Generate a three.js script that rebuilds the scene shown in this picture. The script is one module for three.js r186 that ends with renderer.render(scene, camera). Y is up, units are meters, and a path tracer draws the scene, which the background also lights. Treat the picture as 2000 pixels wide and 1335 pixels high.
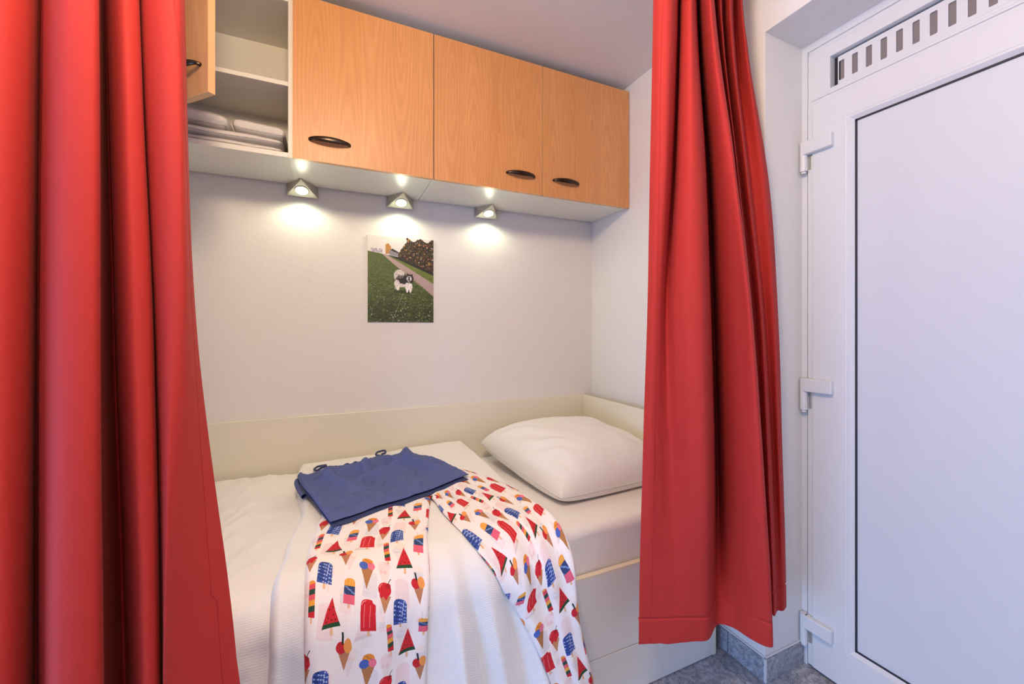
import * as THREE from 'three';
import { RoundedBoxGeometry } from 'three/addons/geometries/RoundedBoxGeometry.js';
import { mergeGeometries, mergeVertices, toCreasedNormals } from 'three/addons/utils/BufferGeometryUtils.js';
import { ImprovedNoise } from 'three/addons/math/ImprovedNoise.js';
import { RectAreaLightUniformsLib } from 'three/addons/lights/RectAreaLightUniformsLib.js';

// ------------------------------------------------------------------ camera, sky, light, exposure
RectAreaLightUniformsLib.init();
const scene = new THREE.Scene();
const renderer = new THREE.WebGLRenderer({ antialias: true });
renderer.toneMapping = THREE.LinearToneMapping;
renderer.toneMappingExposure = 1.0;
renderer.shadowMap.enabled = true;
const FOCAL = 796, FW = 2000, FH = 1335;
const camera = new THREE.PerspectiveCamera(2 * Math.atan(FH / 2 / FOCAL) * 180 / Math.PI, FW / FH, 0.05, 60);
camera.position.set(0, 1.25, 2.0);
const YAW = Math.atan(355 / 796);
camera.lookAt(Math.sin(YAW), 1.25, 2.0 - Math.cos(YAW));
camera.setViewOffset(FW, FH, 0, 26.5, FW, FH);       // shifted lens: the verticals stay vertical
scene.background = new THREE.Color(0.62, 0.8, 1.15); // overcast cool sky seen through the window

// daylight entering through the glazed garden door in the far left wall
const dayLight = new THREE.RectAreaLight(new THREE.Color(0.37, 0.68, 1.34), 10.2, 1.8, 1.1);
dayLight.name = 'window_daylight';
dayLight.position.set(-2.57, 0.66, 2.2);
dayLight.lookAt(0, 0.66, 2.2);
scene.add(dayLight);

// ------------------------------------------------------------------ helpers
const noise = new ImprovedNoise();
const N3 = (x, y, z = 0) => noise.noise(x + 31.7, y + 17.3, z + 5.1);
const fbm = (x, y, z = 0, o = 4) => { let a = 0, w = 0.5; for (let i = 0; i < o; i++) { a += w * N3(x, y, z); x *= 2.03; y *= 2.03; z += 7.3; w *= 0.5; } return a; };
let seed = 12345;
const rnd = () => { seed = (seed * 1664525 + 1013904223) >>> 0; return seed / 4294967296; };
const clamp = (x, a, b) => Math.min(b, Math.max(a, x));
const lerp = (a, b, t) => a + (b - a) * t;
const sstep = (a, b, x) => { const t = clamp((x - a) / (b - a), 0, 1); return t * t * (3 - 2 * t); };
const taken = new Map();
const numbered = (name) => { const n = taken.get(name) ?? 0; taken.set(name, n + 1); return n ? name + '_' + String(n).padStart(3, '0') : name; };
function thing(name, label, category, pos = [0, 0, 0], group) {
  const o = new THREE.Group(); o.name = numbered(name); o.position.set(...pos); scene.add(o);
  o.userData = { label, category }; if (group) o.userData.group = group;
  return o;
}
function part(name, geo, mat, parent) {
  const m = new THREE.Mesh(geo, mat); m.name = name; m.castShadow = m.receiveShadow = true; parent.add(m); return m;
}
function single(name, geo, mat, label, category, group) {
  const m = part(numbered(name), geo, mat, scene); m.userData = { label, category }; if (group) m.userData.group = group; return m;
}
function struct(name, geo, mat, label, category) {
  const m = part(name, geo, mat, scene); m.userData = { kind: 'structure', label, category }; return m;
}
// uv in metres by the face's main direction
function planar(g, ox = 0, oy = 0) {
  const p = g.attributes.position, n = g.attributes.normal, uv = new Float32Array(p.count * 2);
  for (let i = 0; i < p.count; i++) {
    const ax = Math.abs(n.getX(i)), ay = Math.abs(n.getY(i)), az = Math.abs(n.getZ(i));
    let u, v;
    if (ax >= ay && ax >= az) { u = p.getZ(i); v = p.getY(i); } else if (ay >= az) { u = p.getX(i); v = p.getZ(i); } else { u = p.getX(i); v = p.getY(i); }
    uv[2 * i] = u + ox; uv[2 * i + 1] = v + oy;
  }
  g.setAttribute('uv', new THREE.BufferAttribute(uv, 2));
  return g;
}
function box(x0, x1, y0, y1, z0, z1, bevel = 0.0012, ox = 0, oy = 0) {
  const w = x1 - x0, h = y1 - y0, d = z1 - z0, b = Math.min(bevel, w / 2.2, h / 2.2, d / 2.2);
  let g = b > 0 ? new RoundedBoxGeometry(w, h, d, 2, b) : new THREE.BoxGeometry(w, h, d);
  g = g.index ? g.toNonIndexed() : g;
  g.translate((x0 + x1) / 2, (y0 + y1) / 2, (z0 + z1) / 2);
  return planar(g, ox, oy);
}
const merge = (list) => mergeGeometries(list.map((g) => { g = g.index ? g.toNonIndexed() : g; for (const k of Object.keys(g.attributes)) if (!['position', 'normal', 'uv'].includes(k)) g.deleteAttribute(k); return g; }));
// a sheet of cloth from a grid of points: front, back at the given thickness, and the rims
function sheet(P, thick, uvOf) {
  const nj = P.length, ni = P[0].length, cnt = ni * nj, pos = [], uv = [], idx = [];
  const nor = [];
  const a = new THREE.Vector3(), b = new THREE.Vector3();
  for (let j = 0; j < nj; j++) for (let i = 0; i < ni; i++) {
    a.subVectors(P[j][Math.min(i + 1, ni - 1)], P[j][Math.max(i - 1, 0)]);
    b.subVectors(P[Math.min(j + 1, nj - 1)][i], P[Math.max(j - 1, 0)][i]);
    nor.push(new THREE.Vector3().crossVectors(a, b).normalize());
  }
  for (const side of [0, 1]) for (let j = 0; j < nj; j++) for (let i = 0; i < ni; i++) {
    const p = P[j][i], n = nor[j * ni + i];
    pos.push(p.x - n.x * thick * side, p.y - n.y * thick * side, p.z - n.z * thick * side);
    const t = uvOf(i, j, p); uv.push(t[0], t[1]);
  }
  const quad = (p, q, r, s) => idx.push(p, q, r, p, r, s);
  for (let j = 0; j < nj - 1; j++) for (let i = 0; i < ni - 1; i++) {
    const o = j * ni + i;
    quad(o, o + 1, o + ni + 1, o + ni);
    quad(cnt + o, cnt + o + ni, cnt + o + ni + 1, cnt + o + 1);
  }
  for (let i = 0; i < ni - 1; i++) { quad(i, cnt + i, cnt + i + 1, i + 1); const o = (nj - 1) * ni + i; quad(o, o + 1, cnt + o + 1, cnt + o); }
  for (let j = 0; j < nj - 1; j++) { const o = j * ni; quad(o, o + ni, cnt + o + ni, cnt + o); const e = o + ni - 1; quad(e, cnt + e, cnt + e + ni, e + ni); }
  const g = new THREE.BufferGeometry();
  g.setAttribute('position', new THREE.Float32BufferAttribute(pos, 3));
  g.setAttribute('uv', new THREE.Float32BufferAttribute(uv, 2));
  g.setIndex(idx);
  g.computeVertexNormals();
  return g;
}
function dataTex(w, h, fn, srgb = true) {
  const d = new Uint8Array(w * h * 4);
  for (let y = 0; y < h; y++) for (let x = 0; x < w; x++) { const c = fn(x / w, y / h, x, y), o = (y * w + x) * 4; d[o] = clamp(c[0], 0, 255); d[o + 1] = clamp(c[1], 0, 255); d[o + 2] = clamp(c[2], 0, 255); d[o + 3] = 255; }
  const t = new THREE.DataTexture(d, w, h); t.magFilter = THREE.LinearFilter; t.minFilter = THREE.LinearMipmapLinearFilter; t.generateMipmaps = true;
  t.wrapS = t.wrapT = THREE.RepeatWrapping; if (srgb) t.colorSpace = THREE.SRGBColorSpace; t.needsUpdate = true; return t;
}
const tiled = (t, w, h) => { const c = t.clone(); c.repeat.set(1 / w, 1 / h); c.needsUpdate = true; return c; };
// noise that repeats over the unit square
const wrapN = (u, v, f, z = 0) => { const a = u * 2 * Math.PI, b = v * 2 * Math.PI, r = f / (2 * Math.PI); return N3(Math.cos(a) * r + 9, Math.sin(a) * r + Math.cos(b) * r * 1.31, Math.sin(b) * r * 1.17 + z); };

// ------------------------------------------------------------------ materials
const plasterBump = dataTex(512, 512, (u, v) => { const n = 128 + 60 * wrapN(u, v, 26) + 50 * wrapN(u, v, 70, 3); return [n, n, n]; }, false);
const weave = dataTex(256, 256, (u, v, x, y) => { const n = 128 + 50 * Math.sin(x * Math.PI / 2) * Math.sin(y * Math.PI / 2) + 30 * (rnd() - 0.5); return [n, n, n]; }, false);
const stripeBump = dataTex(128, 128, (u, v, x, y) => { const s = Math.sin(v * 2 * Math.PI * 8); const n = 128 + 70 * (s > 0 ? 1 : -1) * Math.pow(Math.abs(s), 0.5) + 20 * (rnd() - 0.5); return [n, n, n]; }, false);
const M = {};
M.wall = new THREE.MeshStandardMaterial({ name: 'white wall paint', color: new THREE.Color(0.79, 0.765, 0.735), roughness: 0.75, bumpMap: tiled(plasterBump, 0.5, 0.5), bumpScale: 0.0006 });
M.ceiling = new THREE.MeshStandardMaterial({ name: 'white ceiling paint', color: new THREE.Color(0.76, 0.73, 0.71), roughness: 0.85, bumpMap: tiled(plasterBump, 0.5, 0.5), bumpScale: 0.0005 });
M.laminate = new THREE.MeshStandardMaterial({ name: 'off white laminate', color: new THREE.Color(0.78, 0.76, 0.70), roughness: 0.38 });
M.bedboard = new THREE.MeshStandardMaterial({ name: 'cream laminate', color: new THREE.Color(0.80, 0.755, 0.62), roughness: 0.42 });
M.bedfront = new THREE.MeshStandardMaterial({ name: 'white laminate', color: new THREE.Color(0.76, 0.755, 0.73), roughness: 0.42 });
M.edgeband = new THREE.MeshStandardMaterial({ name: 'cream edge band', color: new THREE.Color(0.82, 0.72, 0.56), roughness: 0.4 });
M.pvc = new THREE.MeshStandardMaterial({ name: 'white upvc', color: new THREE.Color(0.72, 0.72, 0.72), roughness: 0.36 });
M.panel = new THREE.MeshStandardMaterial({ name: 'door panel', color: new THREE.Color(0.66, 0.675, 0.70), roughness: 0.42 });
M.gasket = new THREE.MeshStandardMaterial({ name: 'dark rubber gasket', color: new THREE.Color(0.02, 0.022, 0.028), roughness: 0.6 });
M.mesh = new THREE.MeshStandardMaterial({ name: 'vent mesh', color: new THREE.Color(0.24, 0.20, 0.19), roughness: 0.85 });
M.black = new THREE.MeshStandardMaterial({ name: 'black plastic', color: new THREE.Color(0.012, 0.012, 0.014), roughness: 0.6 });
M.bronze = new THREE.MeshStandardMaterial({ name: 'dark bronze', color: new THREE.Color(0.06, 0.04, 0.028), roughness: 0.26, metalness: 0.75 });
M.steel = new THREE.MeshStandardMaterial({ name: 'brushed steel', color: new THREE.Color(0.56, 0.54, 0.48), roughness: 0.36, metalness: 0.85 });
M.terry = new THREE.MeshStandardMaterial({ name: 'white terry towel', color: new THREE.Color(0.84, 0.82, 0.80), roughness: 1, bumpMap: tiled(plasterBump, 0.06, 0.06), bumpScale: 0.003 });
M.linen = new THREE.MeshStandardMaterial({ name: 'white striped cotton', color: new THREE.Color(0.86, 0.845, 0.82), roughness: 0.8, bumpMap: tiled(stripeBump, 0.05, 0.05), bumpScale: 0.0003 });
M.sheet = new THREE.MeshStandardMaterial({ name: 'white cotton sheet', color: new THREE.Color(0.84, 0.81, 0.80), roughness: 0.85, bumpMap: tiled(weave, 0.12, 0.12), bumpScale: 0.0002 });
M.curtain = new THREE.MeshPhysicalMaterial({ name: 'red curtain cloth', color: new THREE.Color(0.46, 0.023, 0.017), roughness: 0.85, sheen: 0.04, sheenColor: new THREE.Color(0.9, 0.3, 0.3), sheenRoughness: 0.5, bumpMap: tiled(weave, 0.1, 0.1), bumpScale: 0.0002 });
M.denim = new THREE.MeshStandardMaterial({ name: 'blue jersey', color: new THREE.Color(0.088, 0.115, 0.30), roughness: 0.9, bumpMap: tiled(weave, 0.06, 0.06), bumpScale: 0.0003 });
M.navy = new THREE.MeshStandardMaterial({ name: 'dark blue piping', color: new THREE.Color(0.035, 0.05, 0.14), roughness: 0.9 });
M.grout = new THREE.MeshStandardMaterial({ name: 'pale grout', color: new THREE.Color(0.50, 0.51, 0.53), roughness: 0.9 });

// beech veneer with upright grain; 0.62 m wide, 1.3 m tall
const woodTex = dataTex(1024, 1024, (u, v) => {
  const x = u * 0.62, y = v * 1.3;
  const strip = Math.floor(x / 0.105 + 0.35 * N3(0.3, x * 0.4)), off = strip * 13.7;
  const warp = 0.022 * fbm(x * 5 + off, y * 1.1 + off, 1, 3);
  const cx = (x - (strip + 0.5) * 0.105) + warp;
  const ring = Math.sin((Math.sqrt(cx * cx * 9 + Math.pow(0.12 * Math.sin(y * 2.6 + off) + 0.03, 2)) * 190) + off);
  const fine = N3(x * 420, y * 7, 2) * 0.6 + N3(x * 160, y * 3, 5) * 0.6;
  const pores = Math.pow(Math.max(0, N3(x * 700, y * 22, 9)), 2);
  const tone = 0.5 + 0.10 * ring + 0.17 * fine + 0.22 * N3(strip * 3.1, 0.7) + 0.2 * fbm(x * 9, y * 0.9, 4, 2) - 0.5 * pores;
  const t = clamp(tone, 0, 1);
  return [lerp(194, 230, t), lerp(130, 171, t), lerp(78, 113, t)];
});
const wood = (ox, oy) => { const t = tiled(woodTex, 0.62, 1.3); t.offset.set(ox, oy); return new THREE.MeshStandardMaterial({ name: 'beech veneer', map: t, roughness: 0.4 }); };
M.woodEdge = new THREE.MeshStandardMaterial({ name: 'beech edge band', color: new THREE.Color(0.72, 0.42, 0.20), roughness: 0.45 });

const tileTex = dataTex(1024, 1024, (u, v) => {
  const t = 0.5 + 0.35 * fbm(u * 7, v * 7, 1, 3) + 0.75 * fbm(u * 34, v * 34, 2, 3) + 0.5 * N3(u * 150, v * 150, 3) + 0.12 * (rnd() - 0.5);
  return [lerp(112, 205, t), lerp(115, 207, t), lerp(124, 214, t)];
});
tileTex.wrapS = tileTex.wrapT = THREE.MirroredRepeatWrapping;
const tileMat = (ox, oy) => { const t = tiled(tileTex, 0.6, 0.6); t.offset.set(ox, oy); return new THREE.MeshStandardMaterial({ name: 'grey stone tile', map: t, roughness: 0.5 }); };
const tileMats = [tileMat(0, 0), tileMat(0.37, 0.61), tileMat(0.71, 0.23)];

// ------------------------------------------------------------------ room shell
const CEIL = 2.5, XR = 1.408, ZR = 1.045, LINTEL = 2.3, XD = 1.62, XL = -2.6, ZB = 4.2, ZD = 2.07;
const floor = struct('floor', box(XL - 0.2, 2.0, -0.2, -0.004, -0.2, ZB + 0.2, 0), M.grout, 'grey stone tiled floor', 'floor');
{
  const xs = [1.7, 1.338]; while (xs[xs.length - 1] > XL) xs.push(Math.max(XL, xs[xs.length - 1] - 0.6));
  const zs = [0]; while (zs[zs.length - 1] < ZB) zs.push(Math.min(ZB, zs[zs.length - 1] + 0.6));
  let k = 0;
  for (let i = 0; i < xs.length - 1; i++) for (let j = 0; j < zs.length - 1; j++) {
    const g = box(xs[i + 1] + 0.0012, xs[i] - 0.0012, -0.012, 0, zs[j] + 0.0012, zs[j + 1] - 0.0012, 0.001);
    part('tile', g, tileMats[k++ % 3], floor);
  }
}
struct('ceiling', box(XL - 0.2, 2.0, CEIL, CEIL + 0.2, -0.2, ZB + 0.2, 0), M.ceiling, 'white painted ceiling above the bed alcove', 'ceiling');
struct('wall_back', box(XL - 0.2, 2.0, -0.01, CEIL + 0.01, -0.2, 0, 0), M.wall, 'white wall behind the bed', 'wall');
struct('wall_right', merge([
  box(XR, 2.0, -0.01, CEIL + 0.01, -0.1, ZR, 0.004),
  box(XR, 2.0, LINTEL, CEIL + 0.01, ZR - 0.004, ZD + 0.004, 0.003),
  box(XR, 2.0, -0.01, CEIL + 0.01, ZD, ZB + 0.1, 0.003),
]), M.wall, 'white wall at the pillow end with the door recess', 'wall');
struct('wall_front', box(XL - 0.2, 2.0, -0.01, CEIL + 0.01, ZB, ZB + 0.2, 0), M.wall, 'white wall behind the viewer', 'wall');
struct('wall_left', merge([
  box(XL - 0.2, XL, -0.01, CEIL + 0.01, -0.1, 1.2, 0),
  box(XL - 0.2, XL, -0.01, CEIL + 0.01, 3.2, ZB + 0.1, 0),
  box(XL - 0.2, XL, 1.32, CEIL + 0.01, 1.2, 3.2, 0),
]), M.wall, 'white wall with the glazed garden door', 'wall');
struct('wall_alcove', box(-0.78, -0.665, -0.005, CEIL + 0.005, -0.01, 0.93, 0.003), M.wall, 'white partition at the foot of the bed', 'wall');
{ // glazed garden door that lets the daylight in
  const w = new THREE.Group(); w.name = 'window_1'; w.userData = { kind: 'structure', label: 'glazed white garden door', category: 'window' }; scene.add(w);
  const f = (y0, y1, z0, z1) => box(XL - 0.12, XL - 0.05, y0, y1, z0, z1, 0.004);
  part('window_frame', merge([f(0, 0.09, 1.2, 3.2), f(1.24, 1.32, 1.2, 3.2), f(0, 1.32, 1.2, 1.28), f(0, 1.32, 3.12, 3.2), f(0, 1.32, 2.16, 2.24)]), M.pvc, w);
  const glass = new THREE.MeshPhysicalMaterial({ name: 'window glass', color: 0xffffff, transmission: 1, thickness: 0, roughness: 0.02 });
  for (const [a, b] of [[1.28, 2.16], [2.24, 3.12]]) part('pane', box(XL - 0.09, XL - 0.084, 0.09, 1.24, a, b, 0), glass, w);
}

// tile skirting
{
  const b = new THREE.Group(); b.name = 'baseboard_right'; b.userData = { kind: 'structure', label: 'grey tile skirting round the wall corner', category: 'skirting' }; scene.add(b);
  const T = 0.009, Hs = 0.082;
  part('skirting_tile', box(XR - T, XR, 0, Hs, 0.905, ZR + T * 0.3, 0.001, 0.2), tileMats[1], b);
  part('skirting_tile', box(XR - T, XR, 0, Hs, 0.35, 0.902, 0.001, 0.1), tileMats[0], b);
  part('skirting_tile', box(XR - T * 0.2, XD - 0.004, 0, Hs, ZR, ZR + T, 0.001, 0.4), tileMats[2], b);
  part('sealant_strip', box(XR - 0.006, XR, Hs, Hs + 0.006, 0.35, ZR, 0.002), M.wall, b);
  part('sealant_strip', box(XR, XD - 0.004, Hs, Hs + 0.006, ZR, ZR + 0.006, 0.002), M.wall, b);
  part('corner_profile', box(XR - T * 1.05, XR - T * 0.15, 0, Hs, ZR + T * 0.2, ZR + T * 1.05, 0.002), M.pvc, b);
}

// ------------------------------------------------------------------ white door with vent
{
  const f = new THREE.Group(); f.name = 'trim_1'; f.userData = { kind: 'structure', label: 'white plastic door frame with a slotted vent strip', category: 'door frame' }; scene.add(f);
  const Z1 = ZD;
  const JX0 = XD, JX1 = 1.72;
  part('jamb', merge([box(JX0, JX1, 0, LINTEL + 0.004, ZR - 0.004, ZR + 0.018, 0.002), box(JX0 + 0.014, JX1, 0, LINTEL, ZR + 0.016, ZR + 0.035, 0.002)]), M.pvc, f);
  part('jamb', box(JX0, JX1, 0, LINTEL, Z1 - 0.02, Z1, 0.002), M.pvc, f);
  part('head', merge([
    box(JX0 + 0.0006, JX1, LINTEL - 0.026, LINTEL + 0.0045, ZR - 0.0045, Z1, 0.003),
    box(JX0 + 0.008, JX1, LINTEL - 0.048, LINTEL - 0.024, ZR + 0.018, Z1, 0.003),
    box(JX0 + 0.004, JX1, 2.068, LINTEL - 0.04, ZR + 0.018, 1.136, 0.003),
    box(JX0 + 0.0046, JX1, 2.2175, LINTEL - 0.041, 1.12, Z1, 0.002),
    box(JX0 + 0.0046, JX1, 2.0685, 2.106, 1.125, Z1, 0.003),
    box(JX0, JX0 + 0.02, 2.084, 2.094, 1.075, Z1, 0.003),
  ]), M.pvc, f);
  part('vent_backing', box(JX0 + 0.033, JX1, 2.1, 2.225, 1.13, Z1, 0), M.black, f);
  const sh = new THREE.Shape(); const z0 = 1.1505, z1 = Z1 - 0.02, y0 = 2.106, y1 = 2.212;
  sh.moveTo(z0, y0); sh.lineTo(z1, y0); sh.lineTo(z1, y1); sh.lineTo(z0, y1); sh.closePath();
  for (let k = 0; 1.161 + 0.04 * k < z1 - 0.02; k++) {
    const c = 1.1615 + 0.04 * k, w = 0.0085, a = 2.127, b = 2.195, r = 0.003, h = new THREE.Path();
    h.moveTo(c - w + r, a); h.lineTo(c + w - r, a); h.quadraticCurveTo(c + w, a, c + w, a + r); h.lineTo(c + w, b - r); h.quadraticCurveTo(c + w, b, c + w - r, b);
    h.lineTo(c - w + r, b); h.quadraticCurveTo(c - w, b, c - w, b - r); h.lineTo(c - w, a + r); h.quadraticCurveTo(c - w, a, c - w + r, a); sh.holes.push(h);
  }
  const vg = new THREE.ExtrudeGeometry(sh, { depth: 0.0025, bevelEnabled: false, curveSegments: 3 });
  vg.rotateY(-Math.PI / 2); // shape x -> world z, depth -> -x
  vg.translate(JX0 + 0.0275, 0, 0);
  const vent = part('vent_strip', vg, M.pvc, f);
  part('vent_mesh', box(JX0 + 0.030, JX0 + 0.032, 2.118, 2.204, 1.156, z1, 0), M.mesh, vent);

  const d = new THREE.Group(); d.name = 'door_1'; d.userData = { kind: 'structure', label: 'white plastic outside door with a plain panel and three hinges', category: 'door' }; scene.add(d);
  const s0 = 1.067, s1 = Z1 - 0.022, t = 2.0675, b = 0.012, X0 = 1.61, X1 = 1.69;
  const pz0 = 1.215, pz1 = s1 - 0.15, py0 = 0.158, py1 = 1.955;
  part('stile', merge([box(X0 + 0.005, X1, b, t, s0, s0 + 0.03, 0.003), box(X0, X1, b, t, s0 + 0.018, pz0 - 0.02, 0.004)]), M.pvc, d);
  part('stile', box(X0, X1, b, t, pz1 + 0.02, s1, 0.004), M.pvc, d);
  part('top_rail', box(X0, X1, py1 + 0.02, t, pz0 - 0.024, pz1 + 0.024, 0.002), M.pvc, d);
  part('bottom_rail', box(X0, X1, b, py0 - 0.02, pz0 - 0.024, pz1 + 0.024, 0.002), M.pvc, d);
  // sloping glazing bead, mitred at the corners
  const ring = [[X0 + 0.001, 0.0225], [X0 + 0.001, 0.013], [X0 + 0.012, 0.002], [X0 + 0.03, 0.002]];
  const pos = [], idx = [];
  ring.forEach(([x, o]) => { for (const [y, z] of [[py0 - o, pz0 - o], [py0 - o, pz1 + o], [py1 + o, pz1 + o], [py1 + o, pz0 - o]]) pos.push(x, y, z); });
  for (let r = 0; r < ring.length - 1; r++) for (let c = 0; c < 4; c++) { const p = r * 4 + c, q = r * 4 + (c + 1) % 4; idx.push(p, q, q + 4, p, q + 4, p + 4); }
  let bg = new THREE.BufferGeometry(); bg.setAttribute('position', new THREE.Float32BufferAttribute(pos, 3)); bg.setIndex(idx);
  bg = bg.toNonIndexed(); bg.computeVertexNormals(); planar(bg);
  part('glazing_bead', bg, M.pvc, d);
  part('gasket', merge([box(X0 + 0.012, X0 + 0.02, py0 - 0.003, py1 + 0.003, pz0 - 0.003, pz0 + 0.004, 0), box(X0 + 0.012, X0 + 0.02, py0 - 0.003, py1 + 0.003, pz1 - 0.004, pz1 + 0.003, 0),
    box(X0 + 0.012, X0 + 0.02, py1 - 0.004, py1 + 0.003, pz0, pz1, 0), box(X0 + 0.012, X0 + 0.02, py0 - 0.003, py0 + 0.004, pz0, pz1, 0)]), M.gasket, d);
  part('panel', box(X0 + 0.015, X1 - 0.01, py0 - 0.002, py1 + 0.002, pz0 - 0.002, pz1 + 0.002, 0), M.panel, d);
  part('gap_seal', box(X0 + 0.03, X1, 0.005, t, s0 - 0.012, s0 + 0.005, 0), M.gasket, d);
  part('threshold', box(X0 + 0.03, X1 + 0.03, 0, 0.016, ZR + 0.02, Z1 - 0.02, 0.001), M.gasket, d);
  for (const [yt, yl, dn] of [[1.937, 1.888, 0.058], [1.066, 1.018, 0.068], [0.196, 0.148, 0.06]]) {
    const arm = part('hinge', box(X0 - 0.02, X0 + 0.002, yl, yt, 1.064, 1.157, 0.004), M.pvc, d);
    const kn = new THREE.CylinderGeometry(0.012, 0.012, yt - yl + dn, 24); kn.translate(X0 - 0.006, (yt + yl - dn) / 2, 1.0605);
    part('knuckle', merge([kn]), M.pvc, arm);
    const pin = new THREE.CylinderGeometry(0.007, 0.009, 0.008, 20); pin.translate(X0 - 0.006, yl - dn - 0.004, 1.0605);
    part('pin_cap', merge([pin]), M.pvc, arm);
    part('knuckle_plate', box(X0 + 0.004, X0 + 0.012, yl - dn + 0.004, yl, 1.071, 1.083, 0.002), M.steel, arm);
  }
}

// ------------------------------------------------------------------ wall cabinets
const CB = 1.872, CT = 2.464, CF = 0.312, DF = 0.332;
function handleGeo() { // arched spindle, 0.145 m long, standing off its door along +z
  const L = 0.0725, n = 36, m = 14, pos = [], idx = [];
  for (let i = 0; i <= n; i++) {
    const l = -1 + 2 * i / n, q = 1 - l * l, w = 0.0035 + 0.0075 * Math.pow(q, 0.8), th = 0.0032 + 0.0016 * q, off = 0.003 + 0.021 * Math.pow(q, 0.55);
    for (let k = 0; k < m; k++) { const a = 2 * Math.PI * k / m; pos.push(l * L, Math.cos(a) * w, off + Math.sin(a) * th); }
  }
  for (let i = 0; i < n; i++) for (let k = 0; k < m; k++) { const p = i * m + k, q = i * m + (k + 1) % m; idx.push(p, p + m, q + m, p, q + m, q); }
  const c0 = pos.length / 3; pos.push(-L, 0, 0.003, L, 0, 0.003);
  for (let k = 0; k < m; k++) { idx.push(c0, k, (k + 1) % m); idx.push(c0 + 1, n * m + (k + 1) % m, n * m + k); }
  let g = new THREE.BufferGeometry(); g.setAttribute('position', new THREE.Float32BufferAttribute(pos, 3)); g.setIndex(idx); g.computeVertexNormals(); g = g.toNonIndexed();
  const feet = [-1, 1].map((s) => { const f = new THREE.CylinderGeometry(0.0042, 0.0048, 0.008, 14); f.rotateX(Math.PI / 2); f.translate(s * (L - 0.006), 0, 0.004); return f; });
  planar(g);
  return merge([g, ...feet]);
}
const HANDLE = handleGeo();
// door panel in its own axes: the hinge line at x = 0, the front face at z = 0
function cabinetDoor(parent, hinge, w, turn, dir, handleAt, ox, label) {
  const x0 = dir > 0 ? 0.0015 : -w + 0.0015, x1 = dir > 0 ? w - 0.0015 : -0.0015;
  const door = part('door', box(x0 + 0.0006, x1 - 0.0006, CB - 0.004, CT, -0.018, 0, 0.0008), wood(ox, ox * 1.7), parent);
  door.position.set(...hinge); door.rotation.y = turn;
  part('edge_band', merge([box(x0, x0 + 0.0008, CB - 0.004, CT, -0.0178, -0.0003, 0), box(x1 - 0.0008, x1, CB - 0.004, CT, -0.0178, -0.0003, 0), box(x0, x1, CB - 0.0048, CB - 0.0038, -0.0178, -0.0003, 0), box(x0, x1, CT - 0.0002, CT + 0.0006, -0.0178, -0.0003, 0)]), M.woodEdge, door);
  const h = part('handle', HANDLE, M.bronze, door); h.position.set(handleAt, 1.944, 0); if (label) h.userData.label = label;
  return door;
}
{
  const XA = -0.655, XM = -0.131, XB = 0.3895;
  const c = thing('wall_cabinet', 'beech wall cabinet with one door standing open and towels inside', 'cabinet');
  part('side_panel', box(XA, XA + 0.016, CB, CT, 0.006, CF), M.laminate, c);
  part('side_panel', box(XB - 0.016, XB, CB, CT, 0.002, CF), M.laminate, c);
  part('divider', box(XM - 0.009, XM + 0.009, CB - 0.002, CT, 0.006, CF + 0.004), M.laminate, c);
  part('bottom_panel', box(XA + 0.016, XB - 0.016, CB, CB + 0.018, 0.011, CF), M.laminate, c);
  part('top_panel', box(XA + 0.016, XB - 0.016, CT - 0.024, CT, 0.006, CF), M.laminate, c);
  part('back_panel', box(XA + 0.016, XB - 0.016, CB + 0.018, CT - 0.024, 0.008, 0.02, 0), M.laminate, c);
  part('shelf', box(XA + 0.016, XM - 0.009, 2.134, 2.150, 0.02, CF - 0.004), M.laminate, c);
  part('shelf', box(XM + 0.009, XB - 0.016, 2.134, 2.150, 0.02, CF - 0.004), M.laminate, c);
  cabinetDoor(c, [XA, 0, DF], 0.524, -0.80, 1, 0.524 - 0.10, 0.13).userData.label = 'door standing open';
  cabinetDoor(c, [XB, 0, DF], 0.515, 0, -1, -0.515 + 0.125, 0.47);
}
{
  const XA = 0.3915, XM = 0.90, XB = 1.404;
  const c = thing('wall_cabinet', 'closed beech wall cabinet with two doors against the end wall', 'cabinet');
  part('side_panel', box(XA, XA + 0.016, CB, CT, 0.002, CF), M.laminate, c);
  part('side_panel', box(XB - 0.016, XB, CB, CT, 0.006, CF), M.laminate, c);
  part('bottom_panel', box(XA + 0.016, XB - 0.016, CB, CB + 0.018, 0.011, CF), M.laminate, c);
  part('top_panel', box(XA + 0.016, XB - 0.016, CT - 0.018, CT, 0.006, CF), M.laminate, c);
  part('back_panel', box(XA + 0.016, XB - 0.016, CB + 0.018, CT - 0.018, 0.008, 0.02, 0), M.laminate, c);
  cabinetDoor(c, [XA, 0, DF], XM - XA, 0, 1, 0.395, 0.81);
  cabinetDoor(c, [XB, 0, DF], XB - XM, 0, -1, -0.380, 0.31);
}
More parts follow.
